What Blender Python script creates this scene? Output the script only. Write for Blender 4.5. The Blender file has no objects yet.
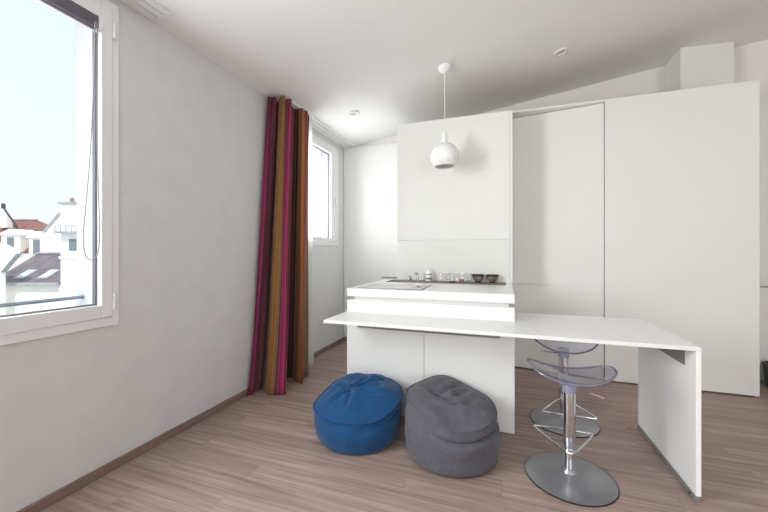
import bpy, bmesh, math, random
from mathutils import Vector, Matrix, noise
PI = math.pi
random.seed(7)
SC = bpy.context.scene
COL = SC.collection

# ------------------------------------------------------------------ camera, world, lights, exposure
YAW = 0.3331
cam = bpy.data.cameras.new('camera')
cam.sensor_width = 36.0
cam.lens = 36.0 * 340.33 / 768.0
cam.shift_y = -3.36 / 768.0
cam.clip_start = 0.05
cam.clip_end = 400
camo = bpy.data.objects.new('camera', cam)
camo.location = (0, 0, 1.194)
camo.rotation_euler = (PI / 2, 0, YAW)
COL.objects.link(camo)
SC.camera = camo

world = bpy.data.worlds.new('sky')
SC.world = world
world.use_nodes = True
wn = world.node_tree.nodes
wl = world.node_tree.links
wn.clear()
wo = wn.new('ShaderNodeOutputWorld')
wb = wn.new('ShaderNodeBackground')
wtc = wn.new('ShaderNodeTexCoord')
wsep = wn.new('ShaderNodeSeparateXYZ')
wr = wn.new('ShaderNodeValToRGB')
wr.color_ramp.elements[0].position = 0.0
wr.color_ramp.elements[0].color = (0.90, 0.965, 1.0, 1)
wr.color_ramp.elements[1].position = 0.55
wr.color_ramp.elements[1].color = (0.79, 0.925, 1.0, 1)
wl.new(wtc.outputs['Generated'], wsep.inputs[0])
wl.new(wsep.outputs['Z'], wr.inputs['Fac'])
wh = wn.new('ShaderNodeMapRange')
wh.interpolation_type = 'SMOOTHSTEP'
wh.inputs['From Min'].default_value = 0.50
wh.inputs['From Max'].default_value = 0.82
wh.inputs['To Min'].default_value = 0.98
wh.inputs['To Max'].default_value = 1.55
wl.new(wsep.outputs['Y'], wh.inputs['Value'])
wl.new(wr.outputs['Color'], wb.inputs['Color'])
wl.new(wh.outputs[0], wb.inputs['Strength'])
wl.new(wb.outputs[0], wo.inputs['Surface'])

sun = bpy.data.lights.new('sun', 'SUN')
sun.energy = 2.7
sun.angle = math.radians(2)
sun.color = (1.0, 0.97, 0.92)
suno = bpy.data.objects.new('sun', sun)
suno.rotation_euler = Vector((-0.45, 0.50, -0.90)).to_track_quat('-Z', 'Y').to_euler()
COL.objects.link(suno)


def area(name, loc, direction, sx, sy, power, color=(1, 1, 1)):
    l = bpy.data.lights.new(name, 'AREA')
    l.shape = 'RECTANGLE'
    l.size, l.size_y = sx, sy
    l.energy = power
    l.color = color
    o = bpy.data.objects.new(name, l)
    o.location = loc
    o.rotation_euler = Vector(direction).to_track_quat('-Z', 'Y').to_euler()
    COL.objects.link(o)
    return o


# daylight standing in the window openings (just outside the panes); rear pair added as fill
area('daylight_window_1', (-2.20, 0.08, 1.66), (1, 0, 0), 1.10, 1.40, 98, (0.965, 1.0, 0.985))
area('daylight_window_2', (-2.45, 3.38, 1.86), (1, 0, -0.35), 0.95, 1.10, 31, (0.97, 1.0, 0.985))
area('rear_fill_1', (0.2, -3.25, 1.55), (0, 1, 0), 2.0, 2.2, 14, (0.965, 1.0, 0.985))  # fill lamp outside an added window behind the viewer
area('rear_fill_2', (2.9, -3.25, 1.55), (-0.1, 1, 0.06), 1.6, 2.2, 74, (0.965, 1.0, 0.985))  # stronger fill lamp, outside the other added rear window

SC.cycles.diffuse_bounces = 8
SC.cycles.max_bounces = 16
SC.cycles.transparent_max_bounces = 24
SC.view_settings.view_transform = 'Standard'
SC.view_settings.look = 'None'
SC.view_settings.gamma = 1.0
SC.view_settings.use_curve_mapping = False
SC.view_settings.exposure = 0.13


# ------------------------------------------------------------------ materials
def S(r, g, b):
    def f(v):
        v /= 255.0
        return v / 12.92 if v <= 0.04045 else ((v + 0.055) / 1.055) ** 2.4
    return (f(r), f(g), f(b), 1)


def mat(name, col, rough=0.5, metal=0.0, spec=0.5, trans=0.0, emit=None, estr=0.0):
    m = bpy.data.materials.new(name)
    m.use_nodes = True
    b = m.node_tree.nodes['Principled BSDF']
    b.inputs['Base Color'].default_value = col
    b.inputs['Roughness'].default_value = rough
    b.inputs['Metallic'].default_value = metal
    b.inputs['Specular IOR Level'].default_value = spec
    b.inputs['Transmission Weight'].default_value = trans
    if emit:
        b.inputs['Emission Color'].default_value = emit
        b.inputs['Emission Strength'].default_value = estr
    return m


def noisy(name, c1, c2, scale, rough=0.6, bump=0.0, bscale=None, detail=4, stretch=(1, 1, 1), spec=0.5, metal=0.0):
    m = mat(name, c1, rough, metal, spec)
    nt = m.node_tree
    n, l = nt.nodes, nt.links
    b = n['Principled BSDF']
    tc = n.new('ShaderNodeTexCoord')
    mp = n.new('ShaderNodeMapping')
    mp.inputs['Scale'].default_value = stretch
    l.new(tc.outputs['Object'], mp.inputs['Vector'])
    nz = n.new('ShaderNodeTexNoise')
    nz.inputs['Scale'].default_value = scale
    nz.inputs['Detail'].default_value = detail
    l.new(mp.outputs[0], nz.inputs['Vector'])
    rp = n.new('ShaderNodeValToRGB')
    rp.color_ramp.elements[0].position = 0.3
    rp.color_ramp.elements[0].color = c1
    rp.color_ramp.elements[1].position = 0.7
    rp.color_ramp.elements[1].color = c2
    l.new(nz.outputs['Fac'], rp.inputs['Fac'])
    l.new(rp.outputs['Color'], b.inputs['Base Color'])
    if bump:
        nb = n.new('ShaderNodeTexNoise')
        nb.inputs['Scale'].default_value = bscale or scale
        nb.inputs['Detail'].default_value = 6
        l.new(mp.outputs[0], nb.inputs['Vector'])
        bp = n.new('ShaderNodeBump')
        bp.inputs['Strength'].default_value = bump
        bp.inputs['Distance'].default_value = 0.01
        l.new(nb.outputs['Fac'], bp.inputs['Height'])
        l.new(bp.outputs[0], b.inputs['Normal'])
    return m


def facing(n, l, mx, f0, f1):
    """Schlick reflectance, the same from both sides of a thin sheet"""
    lw = n.new('ShaderNodeLayerWeight')
    lw.inputs['Blend'].default_value = 0.5
    p = n.new('ShaderNodeMath')
    p.operation = 'POWER'
    p.inputs[1].default_value = 5.0
    a = n.new('ShaderNodeMath')
    a.operation = 'MULTIPLY_ADD'
    a.inputs[1].default_value = f1
    a.inputs[2].default_value = f0
    l.new(lw.outputs['Facing'], p.inputs[0])
    l.new(p.outputs[0], a.inputs[0])
    l.new(a.outputs[0], mx.inputs['Fac'])


def pane_mat(name, tint=(1, 1, 1, 1), refl=1.0):
    m = bpy.data.materials.new(name)
    m.use_nodes = True
    n, l = m.node_tree.nodes, m.node_tree.links
    n.clear()
    o = n.new('ShaderNodeOutputMaterial')
    t = n.new('ShaderNodeBsdfTransparent')
    t.inputs['Color'].default_value = tint
    g = n.new('ShaderNodeBsdfGlossy')
    g.inputs['Roughness'].default_value = 0.02
    facing(n, l, mx := n.new('ShaderNodeMixShader'), 0.03 * refl, 0.5 * refl)
    l.new(t.outputs[0], mx.inputs[1])
    l.new(g.outputs[0], mx.inputs[2])
    l.new(mx.outputs[0], o.inputs['Surface'])
    return m


def floor_mat():
    m = mat('oak_laminate', S(160, 136, 124), 0.42)
    n, l = m.node_tree.nodes, m.node_tree.links
    b = n['Principled BSDF']
    tc = n.new('ShaderNodeTexCoord')
    br = n.new('ShaderNodeTexBrick')
    br.offset = 0.37
    br.offset_frequency = 2
    br.inputs['Scale'].default_value = 1.0
    br.inputs['Brick Width'].default_value = 1.28
    br.inputs['Row Height'].default_value = 0.135
    br.inputs['Mortar Size'].default_value = 0.0012
    br.inputs['Mortar Smooth'].default_value = 0.3
    br.inputs['Bias'].default_value = 0.0
    br.inputs['Color1'].default_value = (0, 0, 0, 1)
    br.inputs['Color2'].default_value = (1, 1, 1, 1)
    br.inputs['Mortar'].default_value = (0.5, 0.5, 0.5, 1)
    l.new(tc.outputs['Object'], br.inputs['Vector'])
    # grain, stretched along the planks
    mp = n.new('ShaderNodeMapping')
    mp.inputs['Scale'].default_value = (0.9, 24, 1)
    l.new(tc.outputs['Object'], mp.inputs['Vector'])
    addv = n.new('ShaderNodeVectorMath')
    addv.operation = 'ADD'
    sc = n.new('ShaderNodeVectorMath')
    sc.operation = 'SCALE'
    sc.inputs['Scale'].default_value = 9.0
    l.new(br.outputs['Color'], sc.inputs[0])
    l.new(mp.outputs[0], addv.inputs[0])
    l.new(sc.outputs[0], addv.inputs[1])
    nz = n.new('ShaderNodeTexNoise')
    nz.inputs['Scale'].default_value = 1.6
    nz.inputs['Detail'].default_value = 8
    nz.inputs['Roughness'].default_value = 0.62
    nz.inputs['Distortion'].default_value = 0.2
    l.new(addv.outputs[0], nz.inputs['Vector'])
    rp = n.new('ShaderNodeValToRGB')
    e = rp.color_ramp.elements
    e[0].position = 0.30
    e[0].color = S(130, 108, 100)
    e[1].position = 0.70
    e[1].color = S(182, 160, 152)
    x = e.new(0.5)
    x.color = S(158, 136, 127)
    l.new(nz.outputs['Fac'], rp.inputs['Fac'])
    # plank to plank variation
    hv = n.new('ShaderNodeMapRange')
    hv.inputs['To Min'].default_value = 0.92
    hv.inputs['To Max'].default_value = 1.07
    l.new(br.outputs['Color'], hv.inputs['Value'])
    mul = n.new('ShaderNodeVectorMath')
    mul.operation = 'SCALE'
    l.new(rp.outputs['Color'], mul.inputs[0])
    l.new(hv.outputs[0], mul.inputs['Scale'])
    mx = n.new('ShaderNodeMix')
    mx.data_type = 'RGBA'
    l.new(br.outputs['Fac'], mx.inputs['Factor'])
    l.new(mul.outputs[0], mx.inputs[6])
    mx.inputs[7].default_value = S(124, 102, 94)
    l.new(mx.outputs[2], b.inputs['Base Color'])
    rr = n.new('ShaderNodeMapRange')
    rr.inputs['To Min'].default_value = 0.36
    rr.inputs['To Max'].default_value = 0.52
    l.new(nz.outputs['Fac'], rr.inputs['Value'])
    l.new(rr.outputs[0], b.inputs['Roughness'])
    bp = n.new('ShaderNodeBump')
    bp.inputs['Strength'].default_value = 0.08
    bp.inputs['Distance'].default_value = 0.004
    l.new(nz.outputs['Fac'], bp.inputs['Height'])
    l.new(bp.outputs[0], b.inputs['Normal'])
    return m


def weave_mat(name, c1, c2, scale=330, rough=0.95):
    """woven cloth: fine yarn noise with faint wear"""
    m = mat(name, c1, rough, 0, 0.15)
    n, l = m.node_tree.nodes, m.node_tree.links
    b = n['Principled BSDF']
    tc = n.new('ShaderNodeTexCoord')
    nz = n.new('ShaderNodeTexNoise')
    nz.inputs['Scale'].default_value = scale
    nz.inputs['Detail'].default_value = 2
    l.new(tc.outputs['Object'], nz.inputs['Vector'])
    n2 = n.new('ShaderNodeTexNoise')
    n2.inputs['Scale'].default_value = 32
    n2.inputs['Detail'].default_value = 3
    l.new(tc.outputs['Object'], n2.inputs['Vector'])
    av = n.new('ShaderNodeMath')
    av.operation = 'MULTIPLY_ADD'
    av.inputs[1].default_value = 0.30
    l.new(n2.outputs['Fac'], av.inputs[0])
    l.new(nz.outputs['Fac'], av.inputs[2])
    rp = n.new('ShaderNodeValToRGB')
    rp.color_ramp.elements[0].position = 0.36
    rp.color_ramp.elements[0].color = c1
    rp.color_ramp.elements[1].position = 0.74
    rp.color_ramp.elements[1].color = c2
    hf = n.new('ShaderNodeMath')
    hf.operation = 'MULTIPLY'
    hf.inputs[1].default_value = 0.85
    l.new(av.outputs[0], hf.inputs[0])
    l.new(hf.outputs[0], rp.inputs['Fac'])
    l.new(rp.outputs['Color'], b.inputs['Base Color'])
    bp = n.new('ShaderNodeBump')
    bp.inputs['Strength'].default_value = 0.25
    bp.inputs['Distance'].default_value = 0.003
    l.new(nz.outputs['Fac'], bp.inputs['Height'])
    l.new(bp.outputs[0], b.inputs['Normal'])
    b.inputs['Sheen Weight'].default_value = 0.15
    return m


M = {}
M['floor'] = floor_mat()
M['wall'] = noisy('plaster_wall', S(204, 204, 204), S(209, 209, 209), 7, 0.85, 0.25, 24)
M['wall_warm'] = noisy('plaster_wall_warm', S(226, 222, 220), S(229, 225, 223), 5, 0.85, 0.1, 30)
M['ceiling'] = noisy('ceiling_paint', S(232, 232, 232), S(234, 234, 234), 4, 0.9, 0.05, 30)
M['upvc'] = mat('window_plastic', S(226, 226, 227), 0.35)
M['jamb'] = mat('jamb_paint', S(240, 240, 246), 0.6)
M['seal'] = mat('rubber_seal', S(110, 110, 116), 0.6)
M['pane'] = pane_mat('window_glass', (1, 1, 1, 1), 0.6)
M['lacquer'] = mat('white_lacquer', S(231, 231, 229), 0.38)
M['lacquer_door'] = mat('white_lacquer_front', S(229, 229, 227), 0.45)
M['dark_top'] = noisy('bounce_dimming_brown', S(128, 112, 96), S(146, 130, 112), 60, 0.9)  # dark tone chosen to cut bounced light above the tall units
M['counter'] = mat('white_counter', S(228, 228, 228), 0.25)
M['table'] = mat('white_laminate', S(230, 230, 230), 0.3)
M['edge'] = mat('edge_band', S(238, 238, 237), 0.35)
M['gap'] = mat('shadow_gap', S(120, 118, 116), 0.6)
M['steel'] = noisy('brushed_steel', S(150, 149, 147), S(164, 163, 161), 40, 0.38, stretch=(1, 30, 30), metal=0.9)
M['greysteel'] = mat('grey_painted_steel', S(140, 140, 140), 0.45, 0.3)
M['inset'] = noisy('grey_stone_strip', S(120, 114, 106), S(136, 130, 122), 30, 0.6, spec=0.2)
M['basin'] = mat('dark_basin', S(92, 92, 92), 0.35, 0.6)
M['chrome'] = mat('chrome', S(225, 226, 230), 0.08, 1.0)
M['chrome_soft'] = mat('satin_chrome', S(200, 200, 203), 0.22, 1.0)
M['stool_base'] = noisy('satin_grey_metal', S(150, 151, 156), S(162, 163, 168), 6, 0.34, metal=0.7)
M['base_edge'] = mat('dark_base_rim', S(60, 60, 62), 0.4, 0.7)
M['splash'] = mat('glass_splashback', S(224, 224, 221), 0.3)
M['hob'] = mat('pale_hob_glass', S(196, 196, 196), 0.06, 0.0, 0.8)
M['hob_rim'] = mat('hob_rim', S(120, 120, 120), 0.3, 0.7)
M['black'] = mat('black_plastic', S(38, 38, 40), 0.4)
M['wood_skirt'] = noisy('wood_skirting', S(120, 98, 89), S(140, 117, 107), 3, 0.5, stretch=(6, 1, 30))
M['lampwhite'] = mat('lamp_white', S(236, 236, 235), 0.25)
M['lampin'] = mat('lamp_inner', S(205, 204, 202), 0.6)
M['bulb'] = mat('frosted_bulb', S(235, 235, 232), 0.5)
M['blind'] = mat('blind_slate', S(92, 88, 100), 0.7)
M['chain'] = mat('blind_chain', S(150, 150, 152), 0.5)
M['blue'] = weave_mat('blue_cloth', S(20, 60, 100), S(32, 82, 130))
M['grey'] = weave_mat('grey_cloth', S(80, 79, 87), S(101, 100, 109))
M['blue_pipe'] = mat('blue_piping', S(18, 64, 116), 0.9)
M['grey_pipe'] = mat('grey_piping', S(88, 87, 95), 0.9)
M['bowl'] = noisy('dark_bowl', S(92, 76, 72), S(158, 142, 135), 9, 0.4, stretch=(6, 6, 1))
M['bowl_dark'] = mat('bowl_foot', S(44, 34, 32), 0.35)
M['soap'] = mat('soap_bottle', S(238, 238, 238), 0.3)
M['glass'] = pane_mat('drinking_glass', (0.975, 0.975, 0.975, 1), 0.9)
M['red'] = mat('red_liquid', S(188, 120, 122), 0.3)
M['bin'] = noisy('dark_basket', S(60, 60, 60), S(92, 92, 92), 80, 0.8, 0.5, 120)
M['plaster_out'] = noisy('outside_render', S(236, 233, 226), S(246, 244, 239), 0.6, 0.9)
M['plaster_white'] = noisy('outside_white', S(240, 240, 240), S(248, 248, 248), 0.5, 0.9)
M['slate'] = noisy('slate_tiles', S(100, 92, 100), S(128, 120, 126), 1.2, 0.8, 0.3, 6)
M['zinc'] = noisy('zinc_sheet', S(150, 152, 158), S(180, 182, 188), 2, 0.5)
M['redtile'] = noisy('red_roof_tiles', S(118, 80, 76), S(150, 108, 102), 2.5, 0.85, 0.4, 8)
M['outglass'] = mat('outside_glass', S(120, 130, 140), 0.15)
M['skyglass'] = mat('skylight_glass', S(200, 212, 220), 0.1)
M['railblue'] = mat('grey_blue_rail', S(140, 152, 166), 0.45, 0.2)
M['pot'] = mat('chimney_pot', S(150, 128, 116), 0.8)
M['darkpole'] = mat('dark_pole', S(70, 66, 68), 0.7)


def acrylic():
    m = bpy.data.materials.new('lilac_acrylic')
    m.use_nodes = True
    n, l = m.node_tree.nodes, m.node_tree.links
    n.clear()
    o = n.new('ShaderNodeOutputMaterial')
    t = n.new('ShaderNodeBsdfTransparent')
    t.inputs['Color'].default_value = (0.86, 0.86, 0.925, 1)
    g = n.new('ShaderNodeBsdfGlossy')
    g.inputs['Roughness'].default_value = 0.04
    facing(n, l, mx := n.new('ShaderNodeMixShader'), 0.05, 0.75)
    l.new(t.outputs[0], mx.inputs[1])
    l.new(g.outputs[0], mx.inputs[2])
    l.new(mx.outputs[0], o.inputs['Surface'])
    return m


M['acrylic'] = acrylic()
M['acrylic_edge'] = mat('acrylic_edge', S(136, 134, 158), 0.15, 0, 0.6, 0.35)
M['collar'] = mat('acrylic_collar', S(172, 174, 206), 0.12, 0.2, 0.6, 0.3)


# ------------------------------------------------------------------ mesh helpers
def merge(dst, src):
    me = bpy.data.meshes.new('tmp')
    src.to_mesh(me)
    src.free()
    dst.from_mesh(me)
    bpy.data.meshes.remove(me)


def box(bm, x0, x1, y0, y1, z0, z1, bev=0.0, seg=2, M4=None):
    b = bmesh.new()
    bmesh.ops.create_cube(b, size=1.0)
    for v in b.verts:
        v.co = Vector(((x0 + x1) / 2 + v.co.x * (x1 - x0), (y0 + y1) / 2 + v.co.y * (y1 - y0),
                       (z0 + z1) / 2 + v.co.z * (z1 - z0)))
    if bev:
        bmesh.ops.bevel(b, geom=b.edges[:], offset=bev, segments=seg, affect='EDGES', profile=0.5)
    if M4:
        b.transform(M4)
    merge(bm, b)


def prism(bm, pts, z0, z1, bev=0.0, ztop=None):
    """polygon in plan, extruded up; ztop(x,y) gives a sloped top"""
    b = bmesh.new()
    lo = [b.verts.new((x, y, z0)) for x, y in pts]
    hi = [b.verts.new((x, y, ztop(x, y) if ztop else z1)) for x, y in pts]
    n = len(pts)
    b.faces.new(lo[::-1])
    b.faces.new(hi)
    for i in range(n):
        b.faces.new((lo[i], lo[(i + 1) % n], hi[(i + 1) % n], hi[i]))
    bmesh.ops.recalc_face_normals(b, faces=b.faces)
    if bev:
        bmesh.ops.bevel(b, geom=b.edges[:], offset=bev, segments=2, affect='EDGES', profile=0.5)
    merge(bm, b)


def poly_y(bm, pts, y0, y1):
    """polygon in the local XZ plane, given thickness along Y"""
    b = bmesh.new()
    f = [b.verts.new((x, y0, z)) for x, z in pts]
    k = [b.verts.new((x, y1, z)) for x, z in pts]
    n = len(pts)
    b.faces.new(f)
    b.faces.new(k[::-1])
    for i in range(n):
        b.faces.new((f[i], k[i], k[(i + 1) % n], f[(i + 1) % n]))
    bmesh.ops.recalc_face_normals(b, faces=b.faces)
    merge(bm, b)


def slab(bm, quad, th):
    """four corners (a plane) thickened along its normal"""
    q = [Vector(p) for p in quad]
    nrm = (q[1] - q[0]).cross(q[3] - q[0]).normalized() * th
    b = bmesh.new()
    a = [b.verts.new(p) for p in q]
    c = [b.verts.new(p - nrm) for p in q]
    n = len(q)
    b.faces.new(a)
    b.faces.new(c[::-1])
    for i in range(n):
        b.faces.new((a[i], c[i], c[(i + 1) % n], a[(i + 1) % n]))
    bmesh.ops.recalc_face_normals(b, faces=b.faces)
    merge(bm, b)


def lathe(bm, prof, n=32, cx=0, cy=0, closed=False, M4=None):
    b = bmesh.new()
    rings = []
    for r, z in prof:
        if r < 1e-6:
            rings.append([b.verts.new((cx, cy, z))])
        else:
            rings.append([b.verts.new((cx + r * math.cos(2 * PI * i / n), cy + r * math.sin(2 * PI * i / n), z)) for i in range(n)])
    pairs = list(zip(rings[:-1], rings[1:]))
    if closed:
        pairs.append((rings[-1], rings[0]))
    for A, B in pairs:
        for i in range(n):
            j = (i + 1) % n
            if len(A) == 1 and len(B) == 1:
                continue
            if len(A) == 1:
                b.faces.new((A[0], B[i], B[j]))
            elif len(B) == 1:
                b.faces.new((A[i], B[0], A[j]))
            else:
                b.faces.new((A[i], B[i], B[j], A[j]))
    bmesh.ops.recalc_face_normals(b, faces=b.faces)
    if M4:
        b.transform(M4)
    merge(bm, b)


def tube(bm, pts, r, n=10, closed=False, smooth=0):
    pts = [Vector(p) for p in pts]
    for _ in range(smooth):
        q = []
        N = len(pts)
        rng = range(N if closed else N - 1)
        if not closed:
            q.append(pts[0])
        for i in rng:
            a, c = pts[i], pts[(i + 1) % N]
            q += [a * 0.75 + c * 0.25, a * 0.25 + c * 0.75]
        if not closed:
            q.append(pts[-1])
        pts = q
    b = bmesh.new()
    N = len(pts)
    rings = []
    up = None
    for i in range(N):
        if closed:
            d = pts[(i + 1) % N] - pts[i - 1]
        else:
            d = pts[min(i + 1, N - 1)] - pts[max(i - 1, 0)]
        d.normalize()
        if up is None:
            up = Vector((0, 0, 1)) if abs(d.z) < 0.9 else Vector((1, 0, 0))
        s = d.cross(up)
        if s.length < 1e-4:
            s = d.cross(Vector((0.3, 0.8, 0.5)))
        s.normalize()
        u = s.cross(d).normalized()
        up = u
        rings.append([b.verts.new(pts[i] + s * (r * math.cos(2 * PI * k / n)) + u * (r * math.sin(2 * PI * k / n))) for k in range(n)])
    prs = list(zip(rings[:-1], rings[1:]))
    if closed:
        prs.append((rings[-1], rings[0]))
    for A, B in prs:
        for k in range(n):
            j = (k + 1) % n
            b.faces.new((A[k], A[j], B[j], B[k]))
    if not closed:
        b.faces.new(rings[0][::-1])
        b.faces.new(rings[-1])
    bmesh.ops.recalc_face_normals(b, faces=b.faces)
    merge(bm, b)


def obj(name, bm, material, parent=None, smooth=False, local=False):
    """links bm as ONE mesh object; coordinates are world unless local"""
    if parent is not None and not local:
        loc = Vector(parent.location)
        p = parent.parent
        while p is not None:
            loc += Vector(p.location)
            p = p.parent
        bmesh.ops.translate(bm, verts=bm.verts, vec=-loc)
    me = bpy.data.meshes.new(name)
    bm.to_mesh(me)
    bm.free()
    if smooth:
        for p in me.polygons:
            p.use_smooth = True
        try:
            me.set_sharp_from_angle(angle=math.radians(40))
        except Exception:
            pass
    me.materials.append(material)
    o = bpy.data.objects.new(name, me)
    COL.objects.link(o)
    if parent is not None:
        o.parent = parent
    return o


def B(*boxes, bev=0.0):
    bm = bmesh.new()
    for b in boxes:
        box(bm, *b, bev=bev)
    return bm


def tag(o, label, cat, group=None):
    o['label'] = label
    o['category'] = cat
    if group:
        o['group'] = group
    return o


def thing(name, label, cat, loc=(0, 0, 0), rz=0.0, group=None):
    o = bpy.data.objects.new(name, None)
    o.empty_display_size = 0.1
    o.location = loc
    o.rotation_euler = (0, 0, rz)
    COL.objects.link(o)
    return tag(o, label, cat, group)


def struct(name, bm, m, label=None, cat='structure'):
    o = obj(name, bm, m)
    o['kind'] = 'structure'
    o['label'] = label or name.replace('_', ' ')
    o['category'] = cat
    return o


def struct_empty(name, label, cat, loc=(0, 0, 0)):
    o = bpy.data.objects.new(name, None)
    o.location = loc
    COL.objects.link(o)
    o['kind'] = 'structure'
    o['label'] = label
    o['category'] = cat
    return o


def dup(root, loc, rz, label, group=None):
    r = root.copy()
    COL.objects.link(r)
    r.location = loc
    r.rotation_euler = (0, 0, rz)
    r['label'] = label
    if group:
        r['group'] = group
    for ch in list(root.children):
        c = ch.copy()
        COL.objects.link(c)
        c.parent = r
        for g in list(ch.children):
            d = g.copy()
            COL.objects.link(d)
            d.parent = c
    return r


# ------------------------------------------------------------------ the room
XL, XR = -2.024, 4.25
YB, YF = 4.21, -3.0
ZC, KC = 2.611, 0.135


def cz(x, y=0):
    return ZC + KC * (x - XL)


struct('floor', B((XL - 0.02, XR + 0.02, YF - 0.02, YB + 0.02, -0.12, 0.0)), M['floor'], 'pale pinkish brown wood plank floor', 'floor')

# ceiling: one slab rising gently to the right
bm = bmesh.new()
slab(bm, [(XL - 0.25, YF - 0.1, cz(XL - 0.25)), (XL - 0.25, YB + 0.1, cz(XL - 0.25)), (XR + 0.25, YB + 0.1, cz(XR + 0.25)), (XR + 0.25, YF - 0.1, cz(XR + 0.25))], 0.12)
ce = struct('ceiling', bm, M['ceiling'], 'white painted ceiling rising to the right', 'ceiling')
# make sure the slab's thickness lies above the room face
zs = [v.co.z for v in ce.data.vertices if v.co.x < XL - 0.2]
if min(zs) < cz(XL - 0.25) - 0.01:
    for v in ce.data.vertices:
        v.co.z += 0.12 * math.sqrt(1 + KC * KC)

W1 = (-0.60, 1.292, 0.812, 2.545)      # window 1 opening: y0 y1 z0 z1
W2 = (2.80, 3.985, 1.300, 2.520)
TW = 0.20
x0, x1 = XL - 0.246, XL
zt = ZC
struct('wall_left', B(
    (x0, x1, YF - TW, W1[0], 0, zt), (x0, x1, W1[0], W1[1], 0, W1[2]), (x0, x1, W1[0], W1[1], W1[3], zt),
    (x0, x1, W1[1], W2[0], 0, zt), (x0, x1, W2[0], W2[1], 0, W2[2]), (x0, x1, W2[0], W2[1], W2[3], zt),
    (x0, x1, W2[1], YB + TW, 0, zt)), M['wall'], 'light grey plaster wall with windows on the left', 'wall')
bm = bmesh.new()
prism(bm, [(XL, YB), (XR, YB), (XR, YB + TW), (XL, YB + TW)], 0, 0, ztop=cz)
struct('wall_back', bm, M['wall_warm'], 'white wall behind the cupboards', 'wall')
bm = bmesh.new()
prism(bm, [(XR, YF - TW), (XR + TW, YF - TW), (XR + TW, YB + TW), (XR, YB + TW)], 0, 0, ztop=cz)
struct('wall_right', bm, M['wall_warm'], 'white wall on the right', 'wall')
W3 = (-0.85, 1.25, 0.40, 2.60)  # openings for the two added rear windows
W4 = (2.05, 3.75, 0.40, 2.60)
bm = bmesh.new()
for a, b_, za, zb in ((XL, W3[0], 0, None), (W3[1], W4[0], 0, None), (W4[1], XR, 0, None), (W3[0], W3[1], 0, W3[2]), (W4[0], W4[1], 0, W4[2]),
                      (W3[0], W3[1], W3[3], None), (W4[0], W4[1], W4[3], None)):
    prism(bm, [(a, YF - TW), (b_, YF - TW), (b_, YF), (a, YF)], za, zb or 0, ztop=None if zb else cz)
struct('wall_front', bm, M['wall_warm'], 'white wall behind the viewer', 'wall')


def window_x(name, label, w, glass, xin, frame_w, handle_z=None):
    """window in the left wall: fixed frame, one sash, seal, pane, hinges"""
    y0, y1, z0, z1 = w
    r = struct_empty(name, label, 'window', (XL, (y0 + y1) / 2, z0))
    f = 0.020
    xa, xb = XL - 0.075, XL + 0.012
    ov = 0.016
    bm = bmesh.new()
    e = 0.004
    for q in ((y0 - ov, y0 + f, z0 - ov, z1 + ov), (y1 - f, y1 + ov, z0 - ov, z1 + ov)):
        box(bm, XL + 0.0005, xb, q[0], q[1], q[2], q[3], e)
    for q in ((y0 + f, y1 - f, z0 - ov, z0 + f + 0.012), (y0 + f, y1 - f, z1 - f, z1 + ov)):
        box(bm, XL + 0.0005, xb, q[0], q[1], q[2], q[3], e)
    # part of the frame inside the opening
    for q in ((y0 + 0.001, y0 + f, z0 + 0.001, z1 - 0.001), (y1 - f, y1 - 0.001, z0 + 0.001, z1 - 0.001), (y0 + f, y1 - f, z0 + 0.001, z0 + f), (y0 + f, y1 - f, z1 - f, z1 - 0.001)):
        box(bm, xa, XL + 0.0005, *q)
    obj('window_frame', bm, M['upvc'], r)
    sy0, sy1, sz0, sz1 = y0 + f + 0.004, y1 - f - 0.004, z0 + f + 0.016, z1 - f - 0.004
    gy0, gy1, gz0, gz1 = glass
    xs0, xs1 = XL - 0.055, XL + 0.022
    bm = bmesh.new()
    for q in ((sy0, gy0, sz0, sz1), (gy1, sy1, sz0, sz1), (gy0, gy1, sz0, gz0), (gy0, gy1, gz1, sz1)):
        box(bm, xs0, xs1, *q, bev=0.004)
    s = obj('sash', bm, M['upvc'], r)
    t = 0.009
    bm = bmesh.new()
    for q in ((gy0, gy0 + t, gz0, gz1), (gy1 - t, gy1, gz0, gz1), (gy0 + t, gy1 - t, gz0, gz0 + 0.006), (gy0 + t, gy1 - t, gz1 - t, gz1)):
        box(bm, XL - 0.036, XL - 0.012, *q)
    obj('seal', bm, M['seal'], s)
    obj('pane', B((XL - 0.030, XL - 0.024, gy0 + 0.004, gy1 - 0.004, gz0 + 0.003, gz1 - 0.004)), M['pane'], s)
    return r, s, (sy0, sy1, sz0, sz1)


w1, s1, sb = window_x('window_1', 'large white framed casement window showing rooftops', W1, (-0.50, 1.213, 0.915, 2.43), 0, 0.02)
for hz in (0.925, 2.405):
    bm = bmesh.new()
    lathe(bm, [(0, hz - 0.045), (0.008, hz - 0.045), (0.009, hz - 0.004), (0.0075, hz), (0.009, hz + 0.004), (0.008, hz + 0.045), (0, hz + 0.045)], 12, XL + 0.026, 1.274)
    obj('hinge', bm, M['upvc'], w1, True)
w2, s2, sb2 = window_x('window_2', 'small bright window beyond the striped curtain', W2, (2.90, 3.790, 1.375, 2.425), 0, 0.02)
bm = bmesh.new()
box(bm, XL + 0.022, XL + 0.034, 3.845, 3.875, 1.84, 1.91, 0.003)
box(bm, XL + 0.034, XL + 0.060, 3.852, 3.868, 1.885, 1.90, 0.003)
box(bm, XL + 0.050, XL + 0.064, 3.852, 3.870, 1.79, 1.90, 0.004)
obj('window_handle', bm, M['upvc'], w2, True)
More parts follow.
